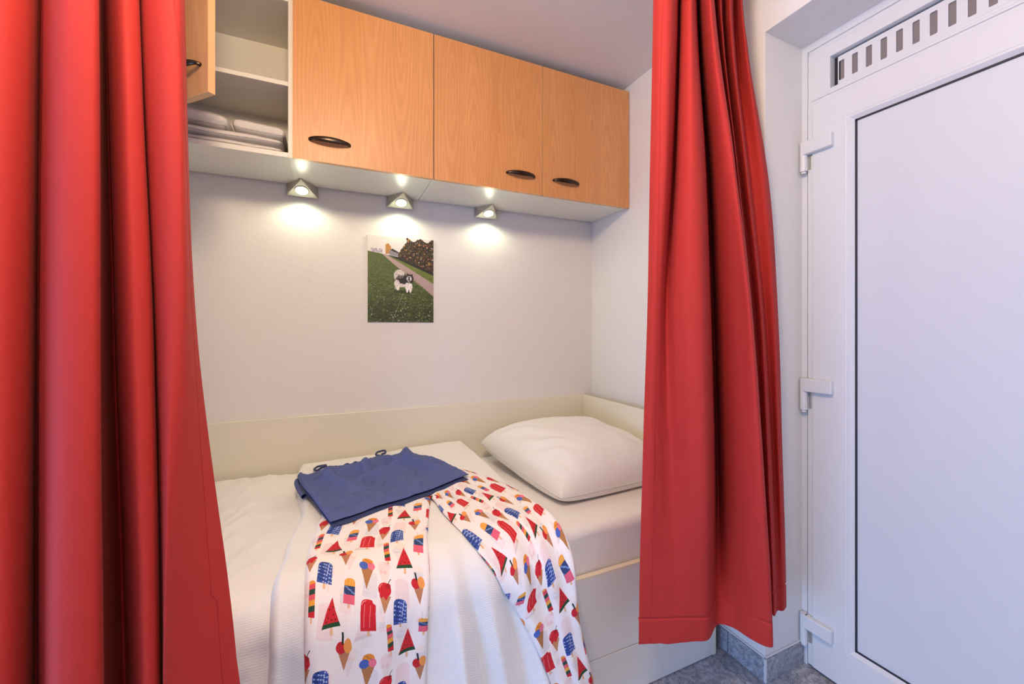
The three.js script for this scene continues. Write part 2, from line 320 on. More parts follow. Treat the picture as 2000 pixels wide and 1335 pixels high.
// folded towels
function towel(w, h, d, folds, k) {
  const prof = [], n = 40; // side profile, a flattened roll with a rounded front
  const shape = new THREE.Shape();
  for (let i = 0; i < n; i++) { const a = 2 * Math.PI * i / n, c = Math.cos(a), s = Math.sin(a); prof.push([Math.sign(c) * Math.pow(Math.abs(c), 0.42) * d / 2, Math.sign(s) * Math.pow(Math.abs(s), 0.62) * h / 2]); }
  const m = 48, pos = [], idx = [];
  for (let j = 0; j <= m; j++) {
    const t = -1 + 2 * j / m, e = Math.pow(Math.max(0, 1 - Math.pow(Math.abs(t), 7)), 0.5), x = t * w / 2;
    for (const [z, y] of prof) {
      const groove = z > d * 0.3 ? folds.reduce((q, fy) => q - 0.006 * Math.exp(-Math.pow((y / h - fy) / 0.035, 2)), 0) : 0;
      const wob = 0.004 * fbm(x * 9 + k, y * 12, z * 8 + k);
      pos.push(x + 0.003 * N3(z * 9, y * 9, k), y * (0.25 + 0.75 * e) * (1 + 0.06 * N3(x * 7 + k, z * 5)) + wob, z * (0.9 + 0.1 * e) + groove + wob);
    }
  }
  for (let j = 0; j < m; j++) for (let i = 0; i < n; i++) { const p = j * n + i, q = j * n + (i + 1) % n; idx.push(p, q, q + n, p, q + n, p + n); }
  const c0 = pos.length / 3; pos.push(-w / 2 - 0.002, 0, 0, w / 2 + 0.002, 0, 0);
  for (let i = 0; i < n; i++) { idx.push(c0, (i + 1) % n, i); idx.push(c0 + 1, m * n + i, m * n + (i + 1) % n); }
  const g = new THREE.BufferGeometry(); g.setAttribute('position', new THREE.Float32BufferAttribute(pos, 3)); g.setIndex(idx); g.computeVertexNormals();
  return planar(g);
}
{
  const y0 = CB + 0.0185;
  const put = (geo, pos, turn, tilt, label) => { const t = single('folded_towel', geo, M.terry, label, 'towel', 'towels in the open cabinet'); t.position.set(...pos); t.rotation.set(0, turn, tilt); };
  put(towel(0.455, 0.026, 0.25, [0.0], 1), [-0.385, y0 + 0.0125, 0.172], 0, 0, 'white folded towel lying lowest on the cabinet floor');
  put(towel(0.45, 0.030, 0.25, [-0.1], 4), [-0.385, y0 + 0.0432, 0.170], 0.01, 0, 'white folded towel in the middle, under the two upper towels');
  put(towel(0.165, 0.048, 0.24, [], 7), [-0.238, y0 + 0.0835, 0.168], 0.02, -0.05, 'plump white towel on top of the stack, beside the cabinet divider');
  put(towel(0.25, 0.058, 0.24, [-0.25], 9), [-0.452, y0 + 0.0935, 0.172], -0.02, -0.07, 'white towel on top of the stack, half behind the open door');
}

// ------------------------------------------------------------------ triangular cabinet lamps
{
  const A = [0, CB - 0.0005, 0.104], hw = 0.064, yb = 1.823;
  const T1 = [-hw * 0.96, CB - 0.0005, 0.004], T2 = [hw * 0.96, CB - 0.0005, 0.004], B1 = [-hw, yb, 0.006], B2 = [hw, yb, 0.006];
  const tri = (...ps) => { const g = new THREE.BufferGeometry(); g.setAttribute('position', new THREE.Float32BufferAttribute(ps.flat(), 3)); g.computeVertexNormals(); return planar(g); };
  const body = merge([tri(A, T1, B1), tri(A, B2, T2), tri(T1, T2, B2), tri(T1, B2, B1), tri(A, T2, T1), tri(A, B1, B2)]);
  const up = new THREE.Vector3(0, A[1] - yb, A[2] - 0.006).normalize(), nrm = new THREE.Vector3(0, -up.z, up.y), side = new THREE.Vector3(1, 0, 0);
  const face = new THREE.Shape(); const len = Math.hypot(A[1] - yb, A[2] - 0.006);
  face.moveTo(-hw + 0.004, 0.0025); face.lineTo(hw - 0.004, 0.0025); face.lineTo(0, len - 0.004); face.closePath();
  const fg = new THREE.ExtrudeGeometry(face, { depth: 0.0018, bevelEnabled: true, bevelSize: 0.001, bevelThickness: 0.0008, bevelSegments: 1 });
  const basis = new THREE.Matrix4().makeBasis(side, up, new THREE.Vector3().crossVectors(side, up)); // third axis = side x up
  const third = new THREE.Vector3().crossVectors(side, up), sgn = third.dot(nrm) > 0 ? 1 : -1;
  const origin = new THREE.Vector3(0, yb, 0.006);
  const place = (g, u, off) => { g.applyMatrix4(basis); g.translate(origin.x + up.x * u + nrm.x * off, origin.y + up.y * u + nrm.y * off, origin.z + up.z * u + nrm.z * off); return planar(g); };
  const lc = 0.040;
  const ringG = new THREE.TorusGeometry(0.0265, 0.0022, 8, 40), discG = new THREE.CylinderGeometry(0.0245, 0.0245, 0.0024, 40); discG.rotateX(Math.PI / 2);
  const faceGeo = place(fg, 0, sgn > 0 ? 0 : 0.0018), ringGeo = place(ringG, lc, 0.0028), discGeo = place(discG, lc, 0.0032);
  const glow = new THREE.MeshStandardMaterial({ name: 'lamp lens', color: new THREE.Color(0.8, 0.82, 0.7), emissive: new THREE.Color(0.96, 1.0, 0.74), emissiveIntensity: 2.2, roughness: 0.4 });
  [[-0.111, 'triangular steel cabinet lamp beneath the divider, nearest the left curtain'], [0.304, 'triangular steel cabinet lamp above the dog photograph'], [0.741, 'triangular steel cabinet lamp under the closed two-door cabinet']].forEach(([x, label]) => {
    const l = thing('cabinet_lamp', label, 'lamp', [x, 0, 0], 'triangular lamps under the wall cabinets');
    part('body', body, M.steel, l); part('face_plate', faceGeo, M.steel, l);
    const rg = part('bezel', ringGeo, M.steel, l); part('lens', discGeo, glow, rg);
    const s = new THREE.SpotLight(new THREE.Color(0.93, 1.0, 0.70), 0.17, 0, 1.5, 0.3, 2);
    s.name = 'cabinet_lamp_beam'; s.castShadow = true; s.shadow.radius = 0.9;
    const q = origin.clone().addScaledVector(up, lc).addScaledVector(nrm, 0.022); s.position.copy(q);
    s.target.position.copy(q).addScaledVector(nrm, 1); l.add(s); l.add(s.target);
  });
}

// ------------------------------------------------------------------ ceiling lamp of the room (above and behind the viewer)
{
  const l = thing('ceiling_lamp', 'round opal glass globe lamp on the ceiling just in front of the curtains', 'lamp', [-0.05, 0, 1.72]);
  part('glass_shade', new THREE.SphereGeometry(0.13, 40, 28).translate(0, 2.31, 0), new THREE.MeshStandardMaterial({ name: 'lamp glass', color: 0xffffff, emissive: new THREE.Color(1, 0.74, 0.48), emissiveIntensity: 1.2, roughness: 0.4 }), l);
  part('neck', new THREE.CylinderGeometry(0.03, 0.045, 0.06, 24).translate(0, 2.455, 0), M.pvc, l);
  part('ceiling_rose', new THREE.CylinderGeometry(0.07, 0.075, 0.024, 32).translate(0, 2.488, 0), M.pvc, l);
  const p = new THREE.PointLight(new THREE.Color(1.0, 0.745, 0.49), 4.8); p.name = 'ceiling_lamp_light'; p.castShadow = true; p.shadow.radius = 6; p.position.set(0, 2.31, 0); l.add(p);
}

// ------------------------------------------------------------------ bed
{
  const b = thing('bed', 'white built-in box bed with cream back and end boards', 'bed');
  const X0 = -0.655, X1 = 1.335, XE = 1.353, Z = 0.888;
  part('front_board', box(X0, X1, 0.162, 0.434, Z - 0.018, Z, 0.0012), M.bedfront, b);
  part('edge_band', box(X0, X1, 0.434, 0.441, Z - 0.018, Z, 0.0015), M.edgeband, b);
  part('plinth_board', box(X0, X1 - 0.001, 0.004, 0.160, Z - 0.0165, Z + 0.0015, 0.001), M.bedfront, b);
  part('end_board', box(X1, XE, 0.002, 0.868, 0.02, Z + 0.002, 0.0015), M.bedboard, b);
  part('back_board', box(X0, XE, 0.30, 0.868, 0.001, 0.019, 0.0015), M.bedboard, b);
  part('slat_base', box(X0, X1, 0.40, 0.425, 0.02, Z - 0.02, 0.002), M.bedboard, b);
}
{ // mattress under a fitted sheet
  const g = new RoundedBoxGeometry(1.96, 0.155, 0.845, 8, 0.035); const p = g.attributes.position;
  g.translate(0.352, 0.5045, 0.4455);
  let q = mergeVertices((() => { g.deleteAttribute('uv'); g.deleteAttribute('normal'); return g; })(), 1e-4);
  // finer skin for the folds of the sheet
  const src = [], L = 1.962, D = 0.846, y0 = 0.4268, y1 = 0.586, r = 0.03, nx = 150;
  const rows = []; // profile in z/y round the front edge
  const prof = [[0.022, y1]];
  for (let k = 0; k <= 24; k++) prof.push([lerp(0.03, D - r, k / 24) + 0.022, y1]);
  for (let k = 1; k <= 10; k++) { const a = k / 10 * Math.PI / 2; prof.push([0.022 + D - r + r * Math.sin(a), y1 - r + r * Math.cos(a)]); }
  for (let k = 1; k <= 22; k++) prof.push([0.022 + D, lerp(y1 - r, y0, k / 22)]);
  for (const [z, y] of prof) {
    const row = [];
    for (let i = 0; i <= nx; i++) {
      const x = lerp(-0.63, 1.333, i / nx), side = sstep(0.8, 0.87, z);
      const wr = side * (0.004 * fbm(x * 7, y * 16, 2) + 0.003 * Math.sin(x * 60 + y * 40 * N3(x * 2, 1)) * sstep(1.0, 1.3, x) * (0.5 + N3(x * 6, y * 9)));
      row.push(new THREE.Vector3(x, y + (1 - side) * 0.004 * fbm(x * 4, z * 4, 3) - sstep(1.30, 1.333, x) * 0.012, z + wr - side * 0.006));
    }
    rows.push(row);
  }
  const top = sheet(rows.map((r2) => r2.slice()).reverse(), 0.004, (i, j, v) => [v.x, v.z + (0.6 - v.y)]);
  const m = thing('mattress', 'mattress in a smooth white fitted sheet on the box bed', 'mattress');
  q.computeVertexNormals(); q = planar(q); q.scale(1, 0.96, 0.985); q.translate(0, 0.0165, 0.002);
  part('core', q, M.sheet, m); part('fitted_sheet', top, M.sheet, m);
}
// the lying surface that duvet and clothes follow: x along the bed, s from the wall to the front edge and down the front
const RD = 0.075;
function S0(x, s) {
  const th = clamp((s - 0.87) / RD, 0, Math.PI / 2);
  return { p: new THREE.Vector3(x, s < 0.87 ? 0.635 : 0.56 + RD * Math.cos(th) - Math.max(0, s - 0.87 - RD * Math.PI / 2), s < 0.87 ? 0.03 + s : 0.9 + RD * Math.sin(th)), n: new THREE.Vector3(0, Math.cos(th), Math.sin(th)) };
}
const xe = (s) => 0.615 + 0.03 * sstep(0.75, 1.0, s) + 0.09 * sstep(1.0, 1.5, s);
function wrinkle(x, s) {
  const d = sstep(0.86, 1.15, s);
  const top = 0.014 * fbm(x * 3.2, s * 3.0, 1, 3) + 0.006 * fbm(x * 11, s * 7, 2, 3);
  const g = (c, w) => Math.exp(-Math.pow((x - c) / w, 2));
  const sl = (s - 1.0) * 0.10;
  const folds = 0.022 * g(0.285 + sl, 0.020) - 0.020 * g(0.33 + sl * 1.5, 0.020) + 0.018 * g(0.375 + sl * 2, 0.022) - 0.016 * g(0.42 + sl * 2.5, 0.02) + 0.016 * g(0.465 + sl * 2.6, 0.02) + 0.012 * g(-0.02, 0.03) - 0.012 * g(-0.085, 0.022) + 0.010 * g(0.1, 0.05) + 0.008 * Math.sin(x * 22 + 1);
  return top * (1 - 0.4 * d) + folds * d;
}
const hBase = (x, s) => wrinkle(x, s) + 0.022 * fbm(x * 4.5 + 5, s * 3.6, 8, 4) + 0.009 * (0.5 - Math.abs(fbm(x * 7 + 2, s * 5 + x * 4, 12, 3)) * 2) + 0.012 * Math.exp(-Math.pow((x + 0.24 + 0.05 * Math.sin(s * 7)) / 0.07, 2)) * sstep(0.02, 0.2, s);
function hFlap(x, s) {
  const top = 0.038 + 0.022 * sstep(-0.1, 0.55, x) * (1 - 0.5 * sstep(0.3, 0.9, s));
  const e = sstep(-0.03, 0.035, x - xe(s));
  return top * (1 - e) - 0.055 * e + wrinkle(x, s) * (1 - e);
}
const onBed = (x, s, h) => { const { p, n } = S0(x, s); return p.addScaledVector(n, h); };
{
  const d = thing('duvet', 'white striped cotton duvet spread over the bed and hanging down its front', 'duvet');
  const rows = []; const S1 = 1.46, ns = 190, nx = 150;
  for (let j = ns; j >= 0; j--) { const s = 0.004 + (S1 - 0.004) * j / ns, row = []; for (let i = 0; i <= nx; i++) { const x = lerp(-0.64, 0.5, i / nx), edge = 0.03 * Math.pow(sstep(0.04, 0, s), 2); row.push(onBed(x, s, hBase(x, s) - edge)); } rows.push(row); }
  part('lower_layer', sheet(rows, 0.03, (i, j, v) => [v.x, v.z - v.y]), M.linen, d);
  const rows2 = [], n2 = 170;
  for (let j = ns; j >= 0; j--) {
    const s = -0.004 + (S1 + 0.004) * j / ns, row = [];
    for (let i = 0; i <= n2; i++) {
      const q = i / n2, lx = -0.118 + 0.012 * N3(s * 4, 3.3) + 0.03 * Math.exp(-Math.pow((s - 0.52) / 0.14, 2)) - 0.012 * sstep(0.75, 0.9, s);
      const qq = q < 0.1 ? Math.pow(q / 0.1, 1.6) * 0.06 : 0.06 + (q - 0.1) / 0.9 * 0.94;
      const x = lerp(lx, xe(s) + 0.034, qq), dl = x - lx, rise = Math.sqrt(clamp(1 - Math.pow(1 - clamp(dl / 0.022, 0, 1), 2), 0, 1));
      const back = 1 - 0.8 * Math.pow(sstep(0.03, -0.004, s), 2);
      row.push(onBed(x, s, lerp(hBase(x, s) - 0.004, hFlap(x, s), rise) * 1 - (1 - back) * 0.04));
    }
    rows2.push(row);
  }
  part('folded_layer', sheet(rows2, 0.014, (i, j, v) => [v.x, v.z - v.y]), M.linen, d);
}
// ------------------------------------------------------------------ pillow
{
  const A = 0.318, B = 0.322, T = 0.15, n = 64, pos = [], idx = [], uv = [];
  const f = (u, v, sgn) => {
    const eu = 1 - Math.pow(Math.abs(u), 2.6), ev = 1 - Math.pow(Math.abs(v), 2.6);
    const t = T * Math.pow(Math.max(0, eu * ev), sgn > 0 ? 0.46 : 0.36);
    const pinch = 1 - 0.03 * (1 - Math.pow(Math.abs(v), 3)) * Math.pow(Math.abs(u), 4), pinch2 = 1 - 0.03 * (1 - Math.pow(Math.abs(u), 3)) * Math.pow(Math.abs(v), 4);
    const corner = Math.pow(Math.abs(u * v), 3), cut = 1 - 0.05 * Math.pow(Math.abs(u * v), 4);
    const wr = 0.012 * fbm(u * 2.4 + 3, v * 2.4, 4) + 0.012 * corner + 0.007 * Math.sin((u - v) * 14 + 3 * N3(u * 2, v * 2)) * Math.exp(-Math.pow((Math.abs(u) - 0.8) / 0.25, 2)) * eu * ev * 2;
    return [u * A * pinch * cut + 0.03 * v, sgn * t * (sgn > 0 ? 1 : 0.5) + wr * Math.min(1, 5 * eu * ev) * (sgn > 0 ? 1 : 0.4), v * B * pinch2 * cut];
  };
  for (const sgn of [1, -1]) for (let j = 0; j <= n; j++) for (let i = 0; i <= n; i++) {
    const u = Math.sin((-1 + 2 * i / n) * Math.PI / 2), v = Math.sin((-1 + 2 * j / n) * Math.PI / 2);
    const p = f(u, v, sgn); pos.push(...p); uv.push(p[0], p[2]);
  }
  const c = (n + 1) * (n + 1);
  for (let j = 0; j < n; j++) for (let i = 0; i < n; i++) { const o = j * (n + 1) + i; idx.push(o, o + n + 1, o + n + 2, o, o + n + 2, o + 1); idx.push(c + o, c + o + n + 2, c + o + n + 1, c + o, c + o + 1, c + o + n + 2); }
  let g = new THREE.BufferGeometry(); g.setAttribute('position', new THREE.Float32BufferAttribute(pos, 3)); g.setAttribute('uv', new THREE.Float32BufferAttribute(uv, 2)); g.setIndex(idx);
  const lie = new THREE.Matrix4().makeRotationFromEuler(new THREE.Euler(0.10, 0.06, -0.01)), Y0 = 0.655;
  g = mergeVertices(g, 1e-5); g.applyMatrix4(lie);
  for (let i = 0, q = g.attributes.position; i < q.count; i++) { const y = q.getY(i) + Y0; if (y < 0.60) q.setY(i, 0.592 + 0.008 * Math.exp((y - 0.60) / 0.012) - Y0); } // pressed flat on the mattress
  g.computeVertexNormals();
  const pl = thing('pillow', 'plump white striped pillow at the head of the bed', 'pillow', [1.03, Y0, 0.385]);
  part('pillowcase', g, M.linen, pl);
  // piped seam round the edge
  const pts = []; for (let k = 0; k < 160; k++) { const a = k / 160 * 4; const q = (a % 1) * 2 - 1; const e = a < 1 ? [q, -1] : a < 2 ? [1, q] : a < 3 ? [-q, 1] : [-1, -q]; const p = f(e[0], e[1], 1); pts.push(new THREE.Vector3(...p).applyMatrix4(lie)); }
  part('seam', new THREE.TubeGeometry(new THREE.CatmullRomCurve3(pts, true), 240, 0.0022, 6, true), M.linen, pl);
}

// ------------------------------------------------------------------ pajama trousers with ice cream print
const PW = 0.52, PH = 0.208;
function printTexture() {
  const W = 2048, Hh = 819, cv = document.createElement('canvas'); cv.width = W; cv.height = Hh; const c = cv.getContext('2d');
  c.fillStyle = '#f6efec'; c.fillRect(0, 0, W, Hh);
  const K = W / 1800;
  const stick = (h, w = 20, l = 46) => { c.fillStyle = '#e9b98c'; c.beginPath(); c.roundRect(-w / 2, h - 4, w, l, 8); c.fill(); };
  const pop = (w, h) => { c.beginPath(); c.moveTo(-w / 2 * 1.05, h / 2); c.lineTo(-w / 2, -h / 2 + w * 0.42); c.quadraticCurveTo(-w / 2, -h / 2, 0, -h / 2); c.quadraticCurveTo(w / 2, -h / 2, w / 2, -h / 2 + w * 0.42); c.lineTo(w / 2 * 1.05, h / 2); c.closePath(); };
  const cone = (w, y0, h, col = '#c98d58', line = '#8b5a2f') => {
    c.save(); c.beginPath(); c.moveTo(-w / 2, y0); c.lineTo(w / 2, y0); c.lineTo(0, y0 + h); c.closePath(); c.fillStyle = col; c.fill(); c.clip();
    c.strokeStyle = line; c.lineWidth = 3.2; for (let k = -14; k < 14; k++) { c.beginPath(); c.moveTo(k * 15, y0); c.lineTo(k * 15 + h * 0.55, y0 + h); c.moveTo(k * 15, y0); c.lineTo(k * 15 - h * 0.55, y0 + h); c.stroke(); }
    c.restore();
  };
  const blob = (x, y, rx, ry, col) => { c.fillStyle = col; c.beginPath(); c.ellipse(x, y, rx, ry, 0, 0, 7); c.fill(); };
  const motif = {
    melon() { stick(98); c.fillStyle = '#c9202c'; c.beginPath(); c.moveTo(5, -105); c.lineTo(66, 72); c.lineTo(-70, 98); c.closePath(); c.fill(); c.fillStyle = '#1f4a2a'; c.beginPath(); c.moveTo(60, 52); c.lineTo(70, 80); c.lineTo(-72, 106); c.lineTo(-56, 76); c.closePath(); c.fill();
      c.fillStyle = '#3a0d10'; for (const [x, y] of [[-8, -20], [14, -42], [22, 10], [-18, 34], [4, 44], [34, 40], [-34, 60]]) { c.beginPath(); c.ellipse(x, y, 4, 6, 0.3, 0, 7); c.fill(); } },
    red() { stick(106); c.fillStyle = '#cf1d2a'; pop(118, 216); c.fill(); c.fillStyle = '#f6efec'; blob(54, -100, 22, 20, '#f6efec'); c.strokeStyle = '#ef8a86'; c.lineWidth = 5; for (const x of [-32, 14]) { c.beginPath(); c.moveTo(x + 4, -70); c.lineTo(x - 4, 84); c.stroke(); }
      c.strokeStyle = '#f3b0ad'; c.beginPath(); c.arc(-8, -52, 46, 3.4, 4.5); c.stroke(); },
    choc() { cone(96, -30, 150, '#c48a66', '#ab6f4c'); blob(-22, -40, 36, 40, '#c81f2c'); blob(28, -52, 30, 46, '#ee9d4e'); c.fillStyle = '#1c2b26'; c.save(); c.rotate(-0.12); c.beginPath(); c.roundRect(-8, -128, 15, 62, 6); c.fill(); c.restore(); },
    tri() { cone(108, -42, 176); blob(2, -92, 46, 36, '#e8912f'); blob(-28, -52, 38, 36, '#4666bb'); blob(34, -58, 30, 34, '#e8788f'); c.fillStyle = '#7a4a1c'; for (let k = 0; k < 10; k++) { c.fillRect(-34 + (k * 29) % 70, -118 + (k * 17) % 44, 4, 8); } },
    spiral() { stick(118, 12, 44); const cols = ['#e8963a', '#d8495a', '#24483a', '#df5a68', '#e8a13e', '#234a36', '#c81f2c']; c.save(); pop(46, 240); c.clip(); cols.forEach((k, i) => { c.fillStyle = k; c.save(); c.translate(0, -120 + i * 36); c.rotate(-0.3); c.fillRect(-60, -10, 120, 40); c.restore(); }); c.restore(); },
    blue() { stick(96); c.fillStyle = '#34509f'; c.save(); pop(112, 196); c.fill(); c.clip(); for (let k = 0; k < 46; k++) { const x = -52 + (k * 37) % 108, y = -94 + (k * 53) % 190; blob(x, y, 6.5, 6.5, k % 3 ? '#b9c8e6' : '#18264f'); } c.restore(); },
    stripe() { stick(86, 18, 36); c.save(); pop(84, 178); c.clip(); c.fillStyle = '#eda23c'; c.fillRect(-60, -100, 120, 70); c.fillStyle = '#2b426f'; c.fillRect(-60, -32, 120, 62); c.fillStyle = '#e4627a'; c.fillRect(-60, 28, 120, 70); for (let k = 0; k < 26; k++) blob(-42 + (k * 31) % 86, -28 + (k * 19) % 54, 3.6, 3.6, '#7d97cf');
      c.strokeStyle = '#f6c987'; c.lineWidth = 3; for (const x of [-24, 6, 26]) { c.beginPath(); c.moveTo(x, -80); c.lineTo(x - 6, -40); c.stroke(); } c.restore(); },
    cherry() { cone(92, 0, 130, '#cc9266', '#a96c42'); blob(-4, -40, 52, 52, '#cc1e2c'); blob(-30, 4, 14, 20, '#cc1e2c'); blob(6, 8, 14, 22, '#cc1e2c'); blob(24, -70, 20, 20, '#a90f1e'); c.strokeStyle = '#23302a'; c.lineWidth = 5; c.beginPath(); c.moveTo(24, -84); c.quadraticCurveTo(28, -110, 46, -126); c.stroke(); c.strokeStyle = '#f3c3c3'; c.lineWidth = 3; c.beginPath(); c.arc(-4, -40, 42, 3.3, 4.2); c.stroke(); },
  };
  const cell = [['melon', 245, 730], ['red', 530, 720], ['choc', 352, 970], ['tri', 527, 1130], ['spiral', 700, 890], ['blue', 190, 1160], ['stripe', 385, 1290], ['cherry', 668, 1290]];
  for (const ghost of [true, false]) for (let col = -1; col <= 3; col++) for (let row = -3; row <= 2; row++) for (const [kind, x, y] of cell) {
    let px = x + col * 600, py = y - 700 + col * 240 + row * 720;
    if (ghost) { px = 1800 - px + 140; py += 300; c.globalAlpha = 0.075; } else c.globalAlpha = 1;
    if (px < -160 || px > 1960 || py < -220 || py > 940) continue;
    c.save(); c.scale(K, K); c.translate(px, py); c.rotate(0.06 * Math.sin(px + py)); motif[kind](); c.restore();
  }
  c.globalAlpha = 1;
  const t = new THREE.CanvasTexture(cv); t.colorSpace = THREE.SRGBColorSpace; t.wrapS = t.wrapT = THREE.RepeatWrapping; t.repeat.set(1 / PW, 1 / PH); return t;
}
M.print = new THREE.MeshStandardMaterial({ name: 'printed cotton', map: printTexture(), roughness: 0.88, bumpMap: tiled(weave, 0.08, 0.08), bumpScale: 0.0002 });
const along = (pts, t) => { // point at share t of a polyline's length
  let tot = 0; const L = [0]; for (let i = 1; i < pts.length; i++) { tot += Math.hypot(pts[i][0] - pts[i - 1][0], pts[i][1] - pts[i - 1][1]); L.push(tot); }
  const d = clamp(t, 0, 1) * tot; let i = 1; while (i < pts.length - 1 && L[i] < d) i++;
  const q = (d - L[i - 1]) / Math.max(1e-9, L[i] - L[i - 1]); return [lerp(pts[i - 1][0], pts[i][0], q), lerp(pts[i - 1][1], pts[i][1], q)];
};
const smoothLine = (pts, n = 60) => new THREE.SplineCurve(pts.map((p) => new THREE.Vector2(...p))).getPoints(n).map((p) => [p.x, p.y]);
// one leg: cloth between its two borders, puffed a little and with soft pleats
function leg(left, right, hOff, seedK, anchor) {
  const a = smoothLine(left), b = smoothLine(right), nj = 150, ni = 64, rows = [], uvs = [];
  let v = 0, au = 0, av = 0, best = 9;
  for (let j = 0; j <= nj; j++) {
    const t = j / nj, p = along(a, t), q = along(b, t), row = [];
    for (let i = 0; i <= ni; i++) {
      const k = i / ni, x = lerp(p[0], q[0], k), s = lerp(p[1], q[1], k), rim = Math.pow(clamp(1 - Math.pow(Math.abs(2 * k - 1), 10), 0, 1), 0.5);
      const pleat = 0.0035 * Math.sin(k * 19 + 2.2 * N3(t * 3, seedK) + seedK) * sstep(0.1, 0.6, t) + 0.005 * N3(k * 5 + seedK, t * 6);
      row.push(onBed(x, s, hFlap(x, s) + hOff + rim * (0.008 + pleat)));
    }
    if (j) v += row[ni / 2].distanceTo(rows[j - 1][ni / 2]);
    const len = [0]; for (let i = 1; i <= ni; i++) len.push(len[i - 1] + row[i].distanceTo(row[i - 1]));
    const ur = len.map((l) => [l - len[ni / 2], -v]);
    for (let i = 0; i <= ni; i++) { const d = Math.hypot(lerp(p[0], q[0], i / ni) - anchor[0], lerp(p[1], q[1], i / ni) - anchor[1]); if (d < best) { best = d; [au, av] = ur[i]; } }
    rows.push(row); uvs.push(ur);
  }
  const du = 530 / 1800 * PW - au, dv = (1 - 20 / 720) * PH - av; // a red lolly sits at the anchor
  rows.reverse(); uvs.reverse();
  return sheet(rows, 0.0025, (i, j) => [uvs[j][i][0] + du, uvs[j][i][1] + dv]);
}
{
  const Ll = [[-0.012, 0.40], [-0.018, 0.517], [-0.035, 0.675], [-0.05, 0.77], [-0.053, 0.87], [-0.052, 0.96], [-0.05, 1.06], [-0.052, 1.25], [-0.056, 1.40]];
  const Lr = [[0.31, 0.52], [0.305, 0.62], [0.278, 0.72], [0.253, 0.82], [0.232, 0.90], [0.218, 0.98], [0.214, 1.06], [0.207, 1.25], [0.20, 1.40]];
  const Rl = [[0.27, 0.56], [0.307, 0.645], [0.312, 0.745], [0.33, 0.87], [0.357, 0.922], [0.388, 0.953], [0.412, 0.985], [0.447, 1.042], [0.477, 1.10], [0.508, 1.167], [0.547, 1.265], [0.59, 1.39]];
  const Rr = [[0.34, 0.30], [0.41, 0.35], [0.472, 0.415], [0.515, 0.50], [0.56, 0.60], [0.595, 0.70], [0.615, 0.79], [0.63, 0.87], [0.64, 0.94], [0.655, 1.04], [0.668, 1.13], [0.69, 1.225], [0.722, 1.33], [0.745, 1.42]];
  const gl = leg(Ll, Lr, 0.004, 1.3, [0.08, 0.965]);
  const gr = leg(Rl, Rr, 0.0055, 4.1, [0.46, 0.90]);
  // seat of the trousers, under the camisole
  const hl = [[0.0, 0.30], [-0.012, 0.40], [-0.015, 0.56]], hr = [[0.40, 0.34], [0.44, 0.42], [0.47, 0.50]];
  const gh = leg(hl, hr, 0.0035, 7.7, [0.2, 0.3]);
  single('pajama_trousers', merge([gl, gr, gh]), M.print, 'white pajama trousers printed with ice creams, spread on the duvet', 'trousers');
}
